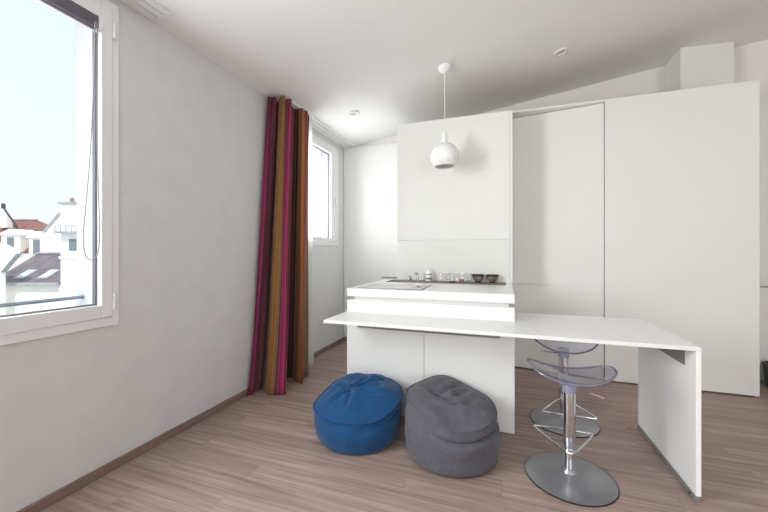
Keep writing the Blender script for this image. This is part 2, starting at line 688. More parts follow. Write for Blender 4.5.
# outer sills
for nm, w in (('trim_1', W1), ('trim_2', W2)):
    struct(nm, B((XL - 0.29, XL - 0.083, w[0] + 0.002, w[1] - (0.044 if w is W1 else 0.002), w[2] - 0.03 + 0.032, w[2] + 0.035), bev=0.003), M['zinc'], 'sloping zinc sill outside the window', 'sill')
struct('trim_4', B((XL - 0.246, XL - 0.083, 1.250, W1[1] - 0.0005, W1[2] + 0.0005, W1[3] - 0.0005)), M['jamb'], 'white painted outer jamb of the large window', 'jamb')
# unseen windows added behind the viewer to carry the fill light
for nm, w in (('added_window_3', W3), ('added_window_4', W4)):
    a, b_, za, zb = w
    r = struct_empty(nm, 'added unseen window for fill light behind the viewer', 'window', ((a + b_) / 2, YF, za))
    mid = (a + b_) / 2
    bm = B((a, a + 0.06, YF - 0.14, YF - 0.06, za, zb), (b_ - 0.06, b_, YF - 0.14, YF - 0.06, za, zb), (a + 0.06, b_ - 0.06, YF - 0.14, YF - 0.06, za, za + 0.06),
           (a + 0.06, b_ - 0.06, YF - 0.14, YF - 0.06, zb - 0.06, zb), (mid - 0.04, mid + 0.04, YF - 0.14, YF - 0.06, za + 0.06, zb - 0.06), bev=0.003)
    fr = obj('window_frame', bm, M['upvc'], r)
    obj('pane', B((a + 0.055, b_ - 0.055, YF - 0.103, YF - 0.097, za + 0.055, zb - 0.055)), M['pane'], fr)

# skirting boards
struct('baseboard_left', B((XL + 0.0005, XL + 0.014, YF + 0.002, 4.165, 0.0005, 0.052), bev=0.002), M['wood_skirt'], 'brown wood skirting along the left wall', 'skirting')
struct('baseboard_right', B((XR - 0.014, XR - 0.0005, YF + 0.002, YB - 0.002, 0.0005, 0.052), bev=0.002), M['wood_skirt'], 'brown wood skirting along the right wall', 'skirting')
# boxed flue above the wardrobe
bm = bmesh.new()
prism(bm, [(1.567, 3.885), (2.045, 4.065), (2.045, YB - 0.001), (1.567, YB - 0.001)], 2.63, 0, ztop=lambda x, y: cz(x) - 0.0005)
struct('trim_3', bm, M['lacquer'], 'white boxed flue above the wardrobe', 'flue')


# ------------------------------------------------------------------ ceiling fittings
def curtain_track(label, ya, yb):
    xa, xb = -1.985, -1.870
    t = thing('curtain_track', label, 'curtain track', ((xa + xb) / 2, (ya + yb) / 2, cz((xa + xb) / 2)), 0, 'ceiling curtain tracks')
    sh = Matrix.Identity(4)
    sh[2][0] = KC
    sh[2][3] = -KC * XL
    bm = bmesh.new()
    box(bm, xa, xb, ya, yb, ZC - 0.006, ZC - 0.0008)
    for q in ((xa, xa + 0.026), (xa + 0.036, xa + 0.074), (xa + 0.084, xb)):
        box(bm, q[0], q[1], ya, yb, ZC - 0.018, ZC - 0.005, 0.002)
    bm.transform(sh)
    obj('rail', bm, M['upvc'], t)
    bm = bmesh.new()
    box(bm, xa - 0.002, xb + 0.002, yb - 0.001, yb + 0.008, ZC - 0.020, ZC - 0.001, 0.002)
    bm.transform(sh)
    obj('end_cap', bm, M['upvc'], t)
    return t


curtain_track('white grooved ceiling curtain track above the large window', -0.7, 1.49)
curtain_track('white grooved ceiling curtain track behind the striped curtain', 2.66, 4.155)


def downlight(label, x, y):
    z = cz(x)
    t = thing('downlight', label, 'ceiling light', (x, y, z), 0, 'recessed ceiling spots')
    rot = Matrix.Rotation(-math.atan(KC), 4, 'Y')
    bm = bmesh.new()
    lathe(bm, [(0.034, 0.0), (0.037, -0.010), (0.054, -0.010), (0.060, -0.003), (0.060, 0.0)], 28, M4=rot)
    obj('trim_ring', bm, M['upvc'], t, True, True)
    bm = bmesh.new()
    lathe(bm, [(0, -0.0015), (0.014, -0.004), (0.034, -0.001)], 24, M4=rot)
    obj('spot_lens', bm, M['lampin'], t, True, True)


downlight('small recessed ceiling spot to the right of the pendant', 0.49, 3.322)
downlight('small recessed ceiling spot in front of the far window', -1.493, 3.323)

# pendant
px, py = -0.472, 2.988
pz = cz(px)
t = thing('pendant_lamp', 'white glossy ball pendant lamp hanging over the worktop', 'lamp', (px, py, pz))
bm = bmesh.new()
lathe(bm, [(0, 0.004), (0.058, 0.004), (0.058, -0.010), (0.050, -0.034), (0.030, -0.052), (0.010, -0.060), (0, -0.060)], 32)
obj('canopy', bm, M['lampwhite'], t, True, True)
zb = 2.034 - pz
bm = bmesh.new()
tube(bm, [(0, 0, -0.055), (0, 0, zb + 0.19)], 0.0028, 8)
obj('cord', bm, M['lampwhite'], t, True, True)
bm = bmesh.new()
lathe(bm, [(0, zb + 0.215), (0.006, zb + 0.215), (0.022, zb + 0.200), (0.024, zb + 0.110), (0, zb + 0.110)], 24)
obj('lamp_holder', bm, M['lampwhite'], t, True, True)
R_ = 0.124
prof = []
for i in range(25):
    a = math.radians(80 - i * (80 + 45) / 24)
    prof.append((R_ * math.cos(a), zb + R_ * math.sin(a)))
for i in range(25):
    a = math.radians(-45 + i * (80 + 45) / 24)
    prof.append(((R_ - 0.004) * math.cos(a), zb + (R_ - 0.004) * math.sin(a)))
bm = bmesh.new()
lathe(bm, prof, 48, closed=True)
sh = obj('lamp_shade', bm, M['lampwhite'], t, True, True)
bm = bmesh.new()
lathe(bm, [(0, zb - 0.055), (0.02, zb - 0.052), (0.034, zb - 0.03), (0.036, zb - 0.01), (0.025, zb + 0.03), (0.016, zb + 0.06), (0, zb + 0.11)], 24)
obj('bulb', bm, M['bulb'], t, True, True)

# ------------------------------------------------------------------ roller blind on window 1
t = thing('roller_blind', 'rolled up dark roller blind at the top of the large window', 'blind', (XL, 0.35, 2.36))
obj('cassette', B((XL - 0.014, XL + 0.046, -0.495, 1.188, 2.360, 2.424), bev=0.006), M['blind'], t)
obj('hem_bar', B((XL + 0.004, XL + 0.020, -0.49, 1.185, 2.349, 2.359), bev=0.003), M['upvc'], t)
obj('bracket', B((XL + 0.0225, XL + 0.042, 1.190, 1.208, 2.366, 2.436), (XL - 0.008, XL + 0.0235, 1.190, 1.2095, 2.36, 2.42), bev=0.002), M['upvc'], t)
xk = XL + 0.052
bm = bmesh.new()
tube(bm, [(xk, 1.165, 2.38), (xk, 1.160, 2.1), (xk, 1.145, 1.7), (xk, 1.122, 1.40), (xk, 1.112, 1.28), (xk, 1.118, 1.18), (xk, 1.150, 1.148), (xk, 1.180, 1.18), (xk, 1.188, 1.30),
          (xk, 1.180, 1.50), (xk, 1.176, 1.8), (xk, 1.176, 2.1), (xk, 1.176, 2.38)], 0.0028, 8, smooth=2)
obj('bead_chain', bm, M['chain'], t, True)


# ------------------------------------------------------------------ curtains
def cat(pts, n):
    """Catmull-Rom through pts, n samples per span"""
    out = []
    P = [Vector(p) for p in pts]
    for i in range(len(P) - 1):
        p0, p1, p2, p3 = P[max(i - 1, 0)], P[i], P[i + 1], P[min(i + 2, len(P) - 1)]
        for k in range(n):
            s = k / n
            out.append(0.5 * ((2 * p1) + (p2 - p0) * s + (2 * p0 - 5 * p1 + 4 * p2 - p3) * s * s + (3 * p1 - p0 - 3 * p2 + p3) * s ** 3))
    out.append(P[-1])
    return out


def stripes_mat():
    m = mat('striped_cloth', S(150, 60, 90), 0.9, 0, 0.1)
    n, l = m.node_tree.nodes, m.node_tree.links
    b = n['Principled BSDF']
    uv = n.new('ShaderNodeUVMap')
    uv.uv_map = 'UVMap'
    sp = n.new('ShaderNodeSeparateXYZ')
    l.new(uv.outputs[0], sp.inputs[0])
    mag, pur, blk = S(126, 46, 84), S(92, 42, 70), S(40, 28, 36)
    och, oli, org = S(146, 108, 62), S(118, 98, 62), S(158, 102, 54)
    pnk, mar, gld, red = S(172, 50, 104), S(92, 38, 54), S(160, 118, 58), S(140, 58, 64)
    seq = [(0.0, mar), (0.25, mag), (0.6, pur), (0.8, mag), (1.15, pur), (1.5, mag), (1.9, blk), (2.3, pur), (2.55, blk), (3.25, mar), (3.5, oli), (3.72, org), (3.9, och), (4.15, oli), (4.3, org), (4.5, och),
           (4.75, oli), (4.95, mar), (5.1, mag), (5.45, pnk), (5.7, mag), (5.98, oli), (6.15, mar), (6.55, blk), (7.0, mar), (7.35, pnk), (7.55, blk), (8.2, oli),
           (8.6, gld), (9.05, org), (9.45, red), (10.2, oli)]
    rp = n.new('ShaderNodeValToRGB')
    rp.color_ramp.interpolation = 'CONSTANT'
    e = rp.color_ramp.elements
    while len(e) > 1:
        e.remove(e[-1])
    e[0].position = 0
    e[0].color = seq[0][1]
    for p, c in seq[1:]:
        x = e.new(p / 11.0)
        x.color = c
    l.new(sp.outputs['X'], rp.inputs['Fac'])
    # narrow stripes of other yarns scattered through the broad ones
    fm = n.new('ShaderNodeMath')
    fm.operation = 'MULTIPLY'
    fm.inputs[1].default_value = 96.0
    l.new(sp.outputs['X'], fm.inputs[0])
    ff = n.new('ShaderNodeMath')
    ff.operation = 'FLOOR'
    l.new(fm.outputs[0], ff.inputs[0])
    wnz = n.new('ShaderNodeTexWhiteNoise')
    wnz.noise_dimensions = '1D'
    l.new(ff.outputs[0], wnz.inputs['W'])
    r2 = n.new('ShaderNodeValToRGB')
    r2.color_ramp.interpolation = 'CONSTANT'
    e2 = r2.color_ramp.elements
    e2[0].color = och
    e2[1].position = 0.2
    e2[1].color = mar
    for pp, cc in ((0.38, oli), (0.55, pnk), (0.68, blk), (0.82, S(150, 132, 110)), (0.92, red)):
        x2 = e2.new(pp)
        x2.color = cc
    l.new(wnz.outputs['Value'], r2.inputs['Fac'])
    mxs = n.new('ShaderNodeMix')
    mxs.data_type = 'RGBA'
    mxs.inputs['Factor'].default_value = 0.26
    l.new(rp.outputs['Color'], mxs.inputs[6])
    l.new(r2.outputs['Color'], mxs.inputs[7])
    # fine yarn lines inside every stripe
    wv = n.new('ShaderNodeMath')
    wv.operation = 'MULTIPLY'
    wv.inputs[1].default_value = 420.0
    l.new(sp.outputs['X'], wv.inputs[0])
    sn = n.new('ShaderNodeMath')
    sn.operation = 'SINE'
    l.new(wv.outputs[0], sn.inputs[0])
    mr = n.new('ShaderNodeMapRange')
    mr.inputs['From Min'].default_value = -1
    mr.inputs['To Min'].default_value = 0.78
    mr.inputs['To Max'].default_value = 1.12
    l.new(sn.outputs[0], mr.inputs['Value'])
    sc = n.new('ShaderNodeVectorMath')
    sc.operation = 'SCALE'
    l.new(mxs.outputs[2], sc.inputs[0])
    l.new(mr.outputs[0], sc.inputs['Scale'])
    l.new(sc.outputs[0], b.inputs['Base Color'])
    b.inputs['Sheen Weight'].default_value = 0.1
    return m


bot = [(-2.003, 2.300), (-1.980, 2.330), (-1.995, 2.43), (-2.000, 2.480), (-1.880, 2.385), (-1.80, 2.395), (-1.735, 2.445), (-1.92, 2.66), (-1.90, 2.77), (-1.745, 2.675), (-1.73, 2.715), (-1.80, 2.90)]
top = [(-1.998, 2.555), (-1.965, 2.555), (-1.950, 2.630), (-1.970, 2.685), (-1.890, 2.605), (-1.862, 2.655), (-1.858, 2.715), (-1.925, 2.81), (-1.895, 2.88), (-1.845, 2.92), (-1.865, 3.00), (-1.885, 3.06)]
NS = 10
bc = cat([(x, y, 0) for x, y in bot], NS)
tcv = cat([(x, y, 0) for x, y in top], NS)
NU, NV = len(bc), 46
t = thing('curtain', 'magenta, ochre and black striped floor length curtain gathered beside the window', 'curtain', (-1.88, 2.6, 0))
bm = bmesh.new()
uvl = bm.loops.layers.uv.new('UVMap')
grid = []
for j in range(NV):
    s = j / (NV - 1)                       # 0 floor .. 1 ceiling
    w = s ** 0.8
    row = []
    for i in range(NU):
        p = bc[i].lerp(tcv[i], w)
        if s > 0.90:                       # pinched pleats of the header
            k = (s - 0.90) / 0.10
            p = p + Vector((0.005 * k * math.sin(i * 1.5), 0.005 * k * math.cos(i * 1.5), 0))
        k = max(0.0, (s - 0.35) / 0.65)
        p = p + Vector((0.016, -0.010, 0)) * (k * math.sin(2 * PI * i / (NU - 1) * 8.0 + 0.6))
        k = 1 - s
        p = p + Vector((0.010, -0.006, 0)) * (k * math.sin(2 * PI * i / (NU - 1) * 9.0 + 2.0))
        p = p + Vector((0.006 * math.sin(i * 0.35 + s * 5) * (1 - s), 0.004 * math.sin(i * 0.23 + s * 7) * (1 - s), 0))
        p.x = max(p.x, XL + 0.018 if s < 0.05 else XL + 0.006)
        zt_ = cz(p.x) - 0.021
        row.append(bm.verts.new((p.x, p.y, 0.004 + s * (zt_ - 0.004))))
    grid.append(row)
for j in range(NV - 1):
    for i in range(NU - 1):
        f = bm.faces.new((grid[j][i], grid[j][i + 1], grid[j + 1][i + 1], grid[j + 1][i]))
        for lp, (uu, vv) in zip(f.loops, ((i, j), (i + 1, j), (i + 1, j + 1), (i, j + 1))):
            lp[uvl].uv = (uu / (NU - 1), vv / (NV - 1))
cl = obj('fabric', bm, stripes_mat(), t, True)
for p in cl.data.polygons:
    p.use_smooth = True
md = cl.modifiers.new('thickness', 'SOLIDIFY')
md.thickness = 0.003
md.offset = 0

m = bpy.data.materials.new('sheer_voile')
m.use_nodes = True
n, l = m.node_tree.nodes, m.node_tree.links
n.clear()
o_ = n.new('ShaderNodeOutputMaterial')
tr = n.new('ShaderNodeBsdfTransparent')
df = n.new('ShaderNodeBsdfDiffuse')
df.inputs['Color'].default_value = S(240, 239, 238)
tl = n.new('ShaderNodeBsdfTranslucent')
tl.inputs['Color'].default_value = S(240, 239, 238)
ad = n.new('ShaderNodeMixShader')
ad.inputs[0].default_value = 0.45
mx = n.new('ShaderNodeMixShader')
mx.inputs[0].default_value = 0.72
l.new(df.outputs[0], ad.inputs[1])
l.new(tl.outputs[0], ad.inputs[2])
l.new(tr.outputs[0], mx.inputs[1])
l.new(ad.outputs[0], mx.inputs[2])
l.new(mx.outputs[0], o_.inputs['Surface'])
bm = bmesh.new()
grid = []
for j in range(24):
    s = j / 23
    row = []
    for i in range(61):
        u = i / 60
        y = 2.93 + u * 0.30 * (1 - 0.10 * s)
        x = -1.925 + 0.030 * math.sin(u * 2 * PI * 5) * (1 - 0.35 * s)
        row.append(bm.verts.new((x, y, 0.006 + s * (cz(x) - 0.021 - 0.006))))
    grid.append(row)
for j in range(23):
    for i in range(60):
        bm.faces.new((grid[j][i], grid[j][i + 1], grid[j + 1][i + 1], grid[j + 1][i]))
sh = obj('sheer_curtain', bm, m, None, True)
for p in sh.data.polygons:
    p.use_smooth = True
tag(sh, 'white sheer curtain drawn narrow behind the striped one', 'curtain')

# ------------------------------------------------------------------ kitchen
YI, XI0, XI1 = 2.387, -1.128, 0.0795
ZS, ZT = 0.859, 0.920
YK = 3.305                                # face of the tall unit
# island cabinet
t = thing('island_cabinet', 'white handleless kitchen island cabinet behind the two poufs', 'cabinet', (-0.525, 2.85, 0))
obj('carcass', B((XI0 + 0.002, XI1 - 0.002, YI + 0.024, YK - 0.005, 0.012, 0.800), (XI0 + 0.03, XI1 - 0.03, YI + 0.06, YK - 0.03, 0.0005, 0.0125)), M['lacquer'], t)
obj('drawer_front', B((XI0, XI1, YI, YI + 0.022, 0.700, 0.832), bev=0.0015), M['lacquer_door'], t)
xm = -0.524
obj('door', B((XI0, xm - 0.0015, YI, YI + 0.022, 0.004, 0.697), bev=0.0015), M['lacquer_door'], t)
obj('door', B((xm + 0.0015, XI1, YI, YI + 0.022, 0.004, 0.697), bev=0.0015), M['lacquer_door'], t)
bm = B((XI0 + 0.045, XI1 - 0.035, YI + 0.036, YK - 0.03, 0.8005, ZS - 0.0005))
obj('grip_channel', bm, M['lacquer'], t)
obj('channel_end', B((XI1 - 0.0345, XI1 - 0.004, YI + 0.016, YI + 0.07, 0.834, 0.857), bev=0.001), M['greysteel'], t)
# worktop: white slab with a grey strip inset at the back
t = thing('worktop', 'thick white worktop lying on the kitchen island', 'worktop', (-0.525, 2.85, ZS))
YS = 3.015
bm = bmesh.new()
box(bm, XI0, XI1, YI, YS, ZS, ZT, 0.0025)
box(bm, XI0, -1.045, YS, YK - 0.001, ZS, ZT, 0.0)
box(bm, 0.034, XI1, YS, YK - 0.001, ZS, ZT, 0.0)
box(bm, -1.045, 0.034, YS, YK - 0.001, ZS, ZT - 0.012, 0.0)
obj('slab', bm, M['counter'], t)
obj('stone_strip', B((-0.905, 0.033, YS + 0.001, YK - 0.001, ZT - 0.0118, ZT - 0.001), (-1.044, -0.905, 3.24, YK - 0.001, ZT - 0.0118, ZT - 0.001)), M['inset'], t)
# sink basin in the strip
t = thing('sink', 'dark steel sink let into the back of the worktop', 'sink', (-0.975, 3.12, ZT))
bm = bmesh.new()
sx0, sx1, sy0_, sy1_ = -1.042, -0.908, YS + 0.003, 3.237
box(bm, sx0, sx1, sy0_, sy1_, ZT - 0.0115, ZT - 0.008)
for q in ((sx0, sx0 + 0.012, sy0_, sy1_), (sx1 - 0.012, sx1, sy0_, sy1_), (sx0, sx1, sy0_, sy0_ + 0.012), (sx0, sx1, sy1_ - 0.012, sy1_)):
    box(bm, q[0], q[1], q[2], q[3], ZT - 0.009, ZT + 0.001, 0.001)
obj('basin', bm, M['basin'], t)
bm = bmesh.new()
lathe(bm, [(0, ZT - 0.0065), (0.014, ZT - 0.0065), (0.018, ZT - 0.008)], 16, -0.975, 3.12)
obj('drain', bm, M['chrome_soft'], t, True)
# hob
t = thing('hob', 'pale glass hob with metal rim set in the worktop', 'hob', (-0.81, 2.615, ZT))
obj('rim', B((-1.062, -0.552, 2.428, 2.800, ZT + 0.0003, ZT + 0.004), bev=0.001), M['hob_rim'], t)
obj('glass_top', B((-1.055, -0.559, 2.440, 2.793, ZT + 0.0035, ZT + 0.0062), bev=0.001), M['hob'], t)
bm = bmesh.new()
lathe(bm, [(0, ZT + 0.009), (0.018, ZT + 0.009), (0.020, ZT + 0.0062)], 20, -0.615, 2.60)
obj('control_dot', bm, M['black'], t, True)
# tall unit behind the island
t = thing('tall_cabinet', 'tall white unit with glass splashback standing behind the island', 'cabinet', (-0.46, 3.75, 0))
TX0, TX1, TZ = -1.003, 0.092, 2.490
obj('carcass', B((TX0, TX1, YK + 0.022, YB - 0.003, 0.0005, TZ - 0.002)), M['lacquer'], t)
obj('added_dark_top', B((TX0, TX1, YK + 0.023, YB - 0.003, TZ - 0.0018, TZ + 0.0005)), M['dark_top'], t)  # unseen dark sheet added to deepen the shade on the ceiling
obj('side_panel', B((0.0705, TX1, YK, YK + 0.0215, 0.012, TZ), bev=0.001), M['lacquer_door'], t)
obj('door', B((TX0, 0.0685, YK, YK + 0.0215, 1.3152, TZ), bev=0.0015), M['lacquer_door'], t)
obj('splashback', B((TX0 + 0.002, 0.0685, YK + 0.002, YK + 0.0215, ZT + 0.0005, 1.3145), bev=0.001), M['splash'], t)

# small things on the strip
SZ = ZT - 0.001 + 0.0006
t = thing('faucet', 'small chrome kitchen tap standing behind the hob', 'tap', (-0.765, 3.20, SZ))
bm = bmesh.new()
lathe(bm, [(0, 0), (0.017, 0), (0.017, 0.006), (0.012, 0.010), (0.012, 0.05), (0, 0.05)], 18)
obj('tap_body', bm, M['chrome_soft'], t, True, True)
bm = bmesh.new()
tube(bm, [(0, 0, 0.045), (0, 0, 0.068), (-0.005, -0.012, 0.078), (-0.02, -0.05, 0.078), (-0.022, -0.062, 0.068), (-0.022, -0.064, 0.056)], 0.008, 12, smooth=2)
obj('spout', bm, M['chrome_soft'], t, True, True)
bm = bmesh.new()
box(bm, -0.006, 0.006, -0.006, 0.03, 0.078, 0.088, 0.002)
obj('lever', bm, M['chrome_soft'], t, True, True)
t = thing('soap_pump', 'short dark metal pump to the left of the tap', 'soap dispenser', (-0.835, 3.20, SZ))
bm = bmesh.new()
lathe(bm, [(0, 0), (0.014, 0), (0.014, 0.028), (0.010, 0.032), (0, 0.032)], 18)
obj('pump_base', bm, M['greysteel'], t, True, True)
bm = bmesh.new()
tube(bm, [(0, 0, 0.03), (0, 0, 0.044), (-0.004, -0.010, 0.048), (-0.006, -0.03, 0.046)], 0.0045, 10, smooth=1)
obj('nozzle', bm, M['greysteel'], t, True, True)
t = thing('soap_bottle', 'white pump soap bottle standing right of the tap', 'bottle', (-0.665, 3.235, SZ))
bm = bmesh.new()
lathe(bm, [(0, 0), (0.026, 0), (0.029, 0.006), (0.029, 0.075), (0.024, 0.090), (0.010, 0.097), (0.010, 0.106), (0, 0.106)], 24)
obj('bottle', bm, M['soap'], t, True, True)
bm = bmesh.new()
lathe(bm, [(0, 0.106), (0.012, 0.106), (0.012, 0.118), (0.004, 0.120), (0.004, 0.135), (0, 0.135)], 16)
tube(bm, [(0, 0, 0.133), (-0.01, -0.02, 0.136), (-0.016, -0.034, 0.130)], 0.005, 8)
obj('pump_head', bm, M['soap'], t, True, True)
bm = bmesh.new()
lathe(bm, [(0.0293, 0.018), (0.0295, 0.019), (0.0295, 0.034), (0.0293, 0.035)], 24)
lathe(bm, [(0.0293, 0.062), (0.0295, 0.063), (0.0295, 0.070), (0.0293, 0.071)], 24)
obj('label_band', bm, M['inset'], t, True, True)


def glass_proto(label):
    t = thing('drinking_glass', label, 'glass', (0, 0, 0), 0, 'clear glasses on the strip')
    bm = bmesh.new()
    lathe(bm, [(0, 0), (0.024, 0), (0.027, 0.006), (0.031, 0.085), (0.0295, 0.085), (0.026, 0.010), (0, 0.008)], 24)
    obj('tumbler', bm, M['glass'], t, True, True)
    bm = bmesh.new()
    lathe(bm, [(0, 0.0004), (0.023, 0.0004), (0.024, 0.004), (0, 0.004)], 24)
    obj('thick_base', bm, M['glass'], t, True, True)
    return t


g0 = glass_proto('clear tumbler nearest the soap bottle')
g0.location = (-0.552, 3.225, SZ)
dup(g0, (-0.482, 3.250, SZ), 0, 'clear tumbler standing behind the dark dish', 'clear glasses on the strip')
dup(g0, (-0.412, 3.262, SZ), 0, 'clear tumbler between the dark dish and the red drink', 'clear glasses on the strip')
dup(g0, (-0.296, 3.268, SZ), 0, 'clear tumbler closest to the patterned bowls', 'clear glasses on the strip')
t = thing('red_drink_glass', 'clear glass with a little red drink left of the bowls', 'glass', (-0.350, 3.205, SZ))
bm = bmesh.new()
lathe(bm, [(0, 0), (0.022, 0), (0.025, 0.006), (0.029, 0.080), (0.0275, 0.080), (0.024, 0.010), (0, 0.008)], 24)
obj('tumbler', bm, M['glass'], t, True, True)
bm = bmesh.new()
lathe(bm, [(0, 0.010), (0.0225, 0.010), (0.0235, 0.030), (0, 0.030)], 24)
obj('drink', bm, M['red'], t, True, True)
t = thing('dish', 'flat dark little dish lying before the glasses', 'dish', (-0.432, 3.16, SZ))
bm = bmesh.new()
lathe(bm, [(0, 0), (0.022, 0), (0.036, 0.010), (0.034, 0.011), (0.021, 0.003), (0, 0.003)], 28)
obj('plate', bm, M['bowl_dark'], t, True, True)


def bowl_proto(label):
    t = thing('bowl', label, 'bowl', (0, 0, 0), 0, 'dark footed bowls on the strip')
    bm = bmesh.new()
    lathe(bm, [(0.024, 0.012), (0.040, 0.022), (0.051, 0.041), (0.0545, 0.068), (0.0520, 0.068), (0.048, 0.042), (0.037, 0.025), (0, 0.020)], 36)
    obj('bowl_body', bm, M['bowl'], t, True, True)
    bm = bmesh.new()
    lathe(bm, [(0, 0), (0.024, 0), (0.025, 0.004), (0.0235, 0.013), (0, 0.013)], 32)
    obj('foot', bm, M['bowl_dark'], t, True, True)
    bm = bmesh.new()
    lathe(bm, [(0.0550, 0.056), (0.0562, 0.074), (0.0520, 0.074), (0.0515, 0.064)], 36, closed=True)
    obj('rim', bm, M['bowl_dark'], t, True, True)
    return t


b0 = bowl_proto('dark patterned bowl nearer the glasses')
b0.location = (-0.208, 3.246, SZ)
dup(b0, (-0.080, 3.246, SZ), 0.7, 'dark patterned bowl nearer the end of the worktop', 'dark footed bowls on the strip')

# ---------------- left far cupboard
YL = 4.172
t = thing('flush_cupboard', 'tall white flush cupboard between the far window and the tall unit', 'cupboard', (-1.51, 4.19, 0))
obj('back_panel', B((XL + 0.004, TX0 - 0.003, YL + 0.022, YB - 0.001, 0.0005, 2.598)), M['lacquer'], t)
dd = obj('door', B((XL + 0.006, TX0 - 0.004, YL, YL + 0.021, 0.060, 2.600), bev=0.0015), M['lacquer_door'], t)
obj('handle_rail', B((-1.47, TX0 - 0.006, YL - 0.014, YL - 0.0005, 0.872, 0.884), bev=0.001), M['greysteel'], dd)
obj('plinth', B((XL + 0.016, TX0 - 0.004, YL + 0.004, YL + 0.021, 0.0005, 0.055)), M['wood_skirt'], t)

# ---------------- wardrobe
YW = 3.651
t = thing('wardrobe', 'wide white wardrobe with a flush panel and recessed door', 'wardrobe', (1.05, 3.93, 0))
bm = B((0.094, 0.106, YW + 0.185, YB - 0.003, 0.0005, 2.594), (1.984, 2.002, YW + 0.0215, YB - 0.003, 0.0005, 2.594), (0.100, 2.002, YW + 0.0215, YB - 0.003, 2.596, 2.615),
       (0.118, 1.984, YB - 0.02, YB - 0.003, 0.0005, 2.596), (0.920, 0.938, YW + 0.0215, YB - 0.02, 0.0005, 2.596), (0.100, 0.9025, YW, YW + 0.0213, 2.598, 2.615))
obj('carcass', bm, M['lacquer'], t)
obj('added_dark_top', B((0.100, 2.002, YW + 0.023, YB - 0.003, 2.6152, 2.6175)), M['dark_top'], t)  # unseen sheet added on top so less light bounces to the ceiling
obj('panel', B((0.9045, 2.0027, YW, YW + 0.0205, 0.012, 2.615), bev=0.0015), M['lacquer_door'], t)
# recessed door set at a slight angle: hinged at its right edge
hx, hy = 0.902, 3.674
ang = math.atan2(3.790 - hy, 0.770)
rot = Matrix.Translation((hx, hy, 0)) @ Matrix.Rotation(-ang, 4, 'Z')
bm = bmesh.new()
box(bm, -0.808, 0.0, 0.0, 0.020, 0.012, 2.592, 0.0015, M4=rot)
dr = obj('door', bm, M['lacquer_door'], t)
bm = bmesh.new()
box(bm, -0.804, -0.445, -0.014, -0.0005, 0.876, 0.887, 0.001, M4=rot)
obj('handle_rail', bm, M['upvc'], dr)
obj('plinth', B((0.94, 1.980, YW + 0.03, YW + 0.045, 0.0005, 0.05)), M['wood_skirt'], t)

# ---------------- far right cupboard
t = thing('side_cupboard', 'white cupboard seen past the right edge of the wardrobe', 'cupboard', (2.75, 4.18, 0))
obj('back_panel', B((2.03, 3.60, 4.152, YB - 0.001, 0.0005, 2.570)), M['lacquer'], t)
dd = obj('door', B((2.032, 2.80, 4.130, 4.151, 0.895, 2.576), bev=0.0015), M['lacquer_door'], t)
obj('door', B((2.804, 3.598, 4.130, 4.151, 0.895, 2.576), bev=0.0015), M['lacquer_door'], t)
obj('drawer_front', B((2.032, 2.80, 4.130, 4.151, 0.012, 0.882), bev=0.0015), M['lacquer_door'], t)
obj('drawer_front', B((2.804, 3.598, 4.130, 4.151, 0.012, 0.882), bev=0.0015), M['lacquer_door'], t)
obj('handle_rail', B((2.04, 3.59, 4.118, 4.1295, 0.872, 0.882), bev=0.001), M['greysteel'], dd)
t = thing('basket', 'dark grey round basket on the floor past the wardrobe', 'basket', (2.345, 3.93, 0))
bm = bmesh.new()
lathe(bm, [(0, 0.0008), (0.12, 0.0008), (0.135, 0.01), (0.150, 0.20), (0.143, 0.20), (0.128, 0.014), (0, 0.010)], 36)
obj('basket_body', bm, M['bin'], t, True, True)
bm = bmesh.new()
tube(bm, [(0.149 * math.cos(a * PI / 16), 0.149 * math.sin(a * PI / 16), 0.203) for a in range(32)], 0.008, 8, True)
obj('rim', bm, M['bin'], t, True, True)

# ------------------------------------------------------------------ breakfast table
t = thing('breakfast_table', 'long white table fixed to the island on a single panel leg', 'table', (0.3, 2.3, 0))
TZ1, TT = 0.7425, 0.0205
TXL, TXR, TYF, TYB = -1.130, 0.900, 2.027, 2.758
bm = bmesh.new()
prism(bm, [(TXL, TYF), (TXR, TYF), (TXR, TYB), (XI1 + 0.0015, TYB), (XI1 + 0.0015, YI - 0.0012), (TXL, YI - 0.0012)], TZ1 - TT, TZ1, 0.0015)
obj('tabletop', bm, M['table'], t)
lp = obj('leg_panel', B((TXR - 0.0215, TXR - 0.0005, TYF + 0.001, TYB, 0.028, TZ1 - TT - 0.0003), bev=0.0012), M['edge'], t)
obj('kick_strip', B((TXR - 0.026, TXR - 0.006, TYF + 0.004, TYB - 0.004, 0.0006, 0.0278), bev=0.001), M['greysteel'], lp)
bm = bmesh.new()
lathe(bm, [(0, 0), (0.006, 0), (0.006, 0.004), (0, 0.004)], 12, M4=Matrix.Translation((TXR - 0.0262, TYF + 0.045, 0.014)) @ Matrix.Rotation(-PI / 2, 4, 'Y'))
obj('screw', bm, M['black'], lp, True)
br = obj('bracket', B((TXR - 0.0262, TXR - 0.0218, TYF + 0.104, TYB - 0.06, 0.624, TZ1 - TT - 0.0006), (TXR - 0.075, TXR - 0.0262, TYF + 0.104, TYB - 0.06, TZ1 - TT - 0.005, TZ1 - TT - 0.0006)), M['greysteel'], t)
bm = bmesh.new()
lathe(bm, [(0, 0), (0.005, 0), (0.005, 0.003), (0, 0.003)], 12, M4=Matrix.Translation((TXR - 0.0262, TYF + 0.135, 0.66)) @ Matrix.Rotation(-PI / 2, 4, 'Y'))
obj('screw', bm, M['chrome_soft'], br, True)
obj('support_rail', B((-1.036, -0.011, YI - 0.006, YI - 0.0008, 0.624, TZ1 - TT - 0.0006), (-1.036, -0.011, YI - 0.05, YI - 0.006, TZ1 - TT - 0.005, TZ1 - TT - 0.0006)), M['greysteel'], t)


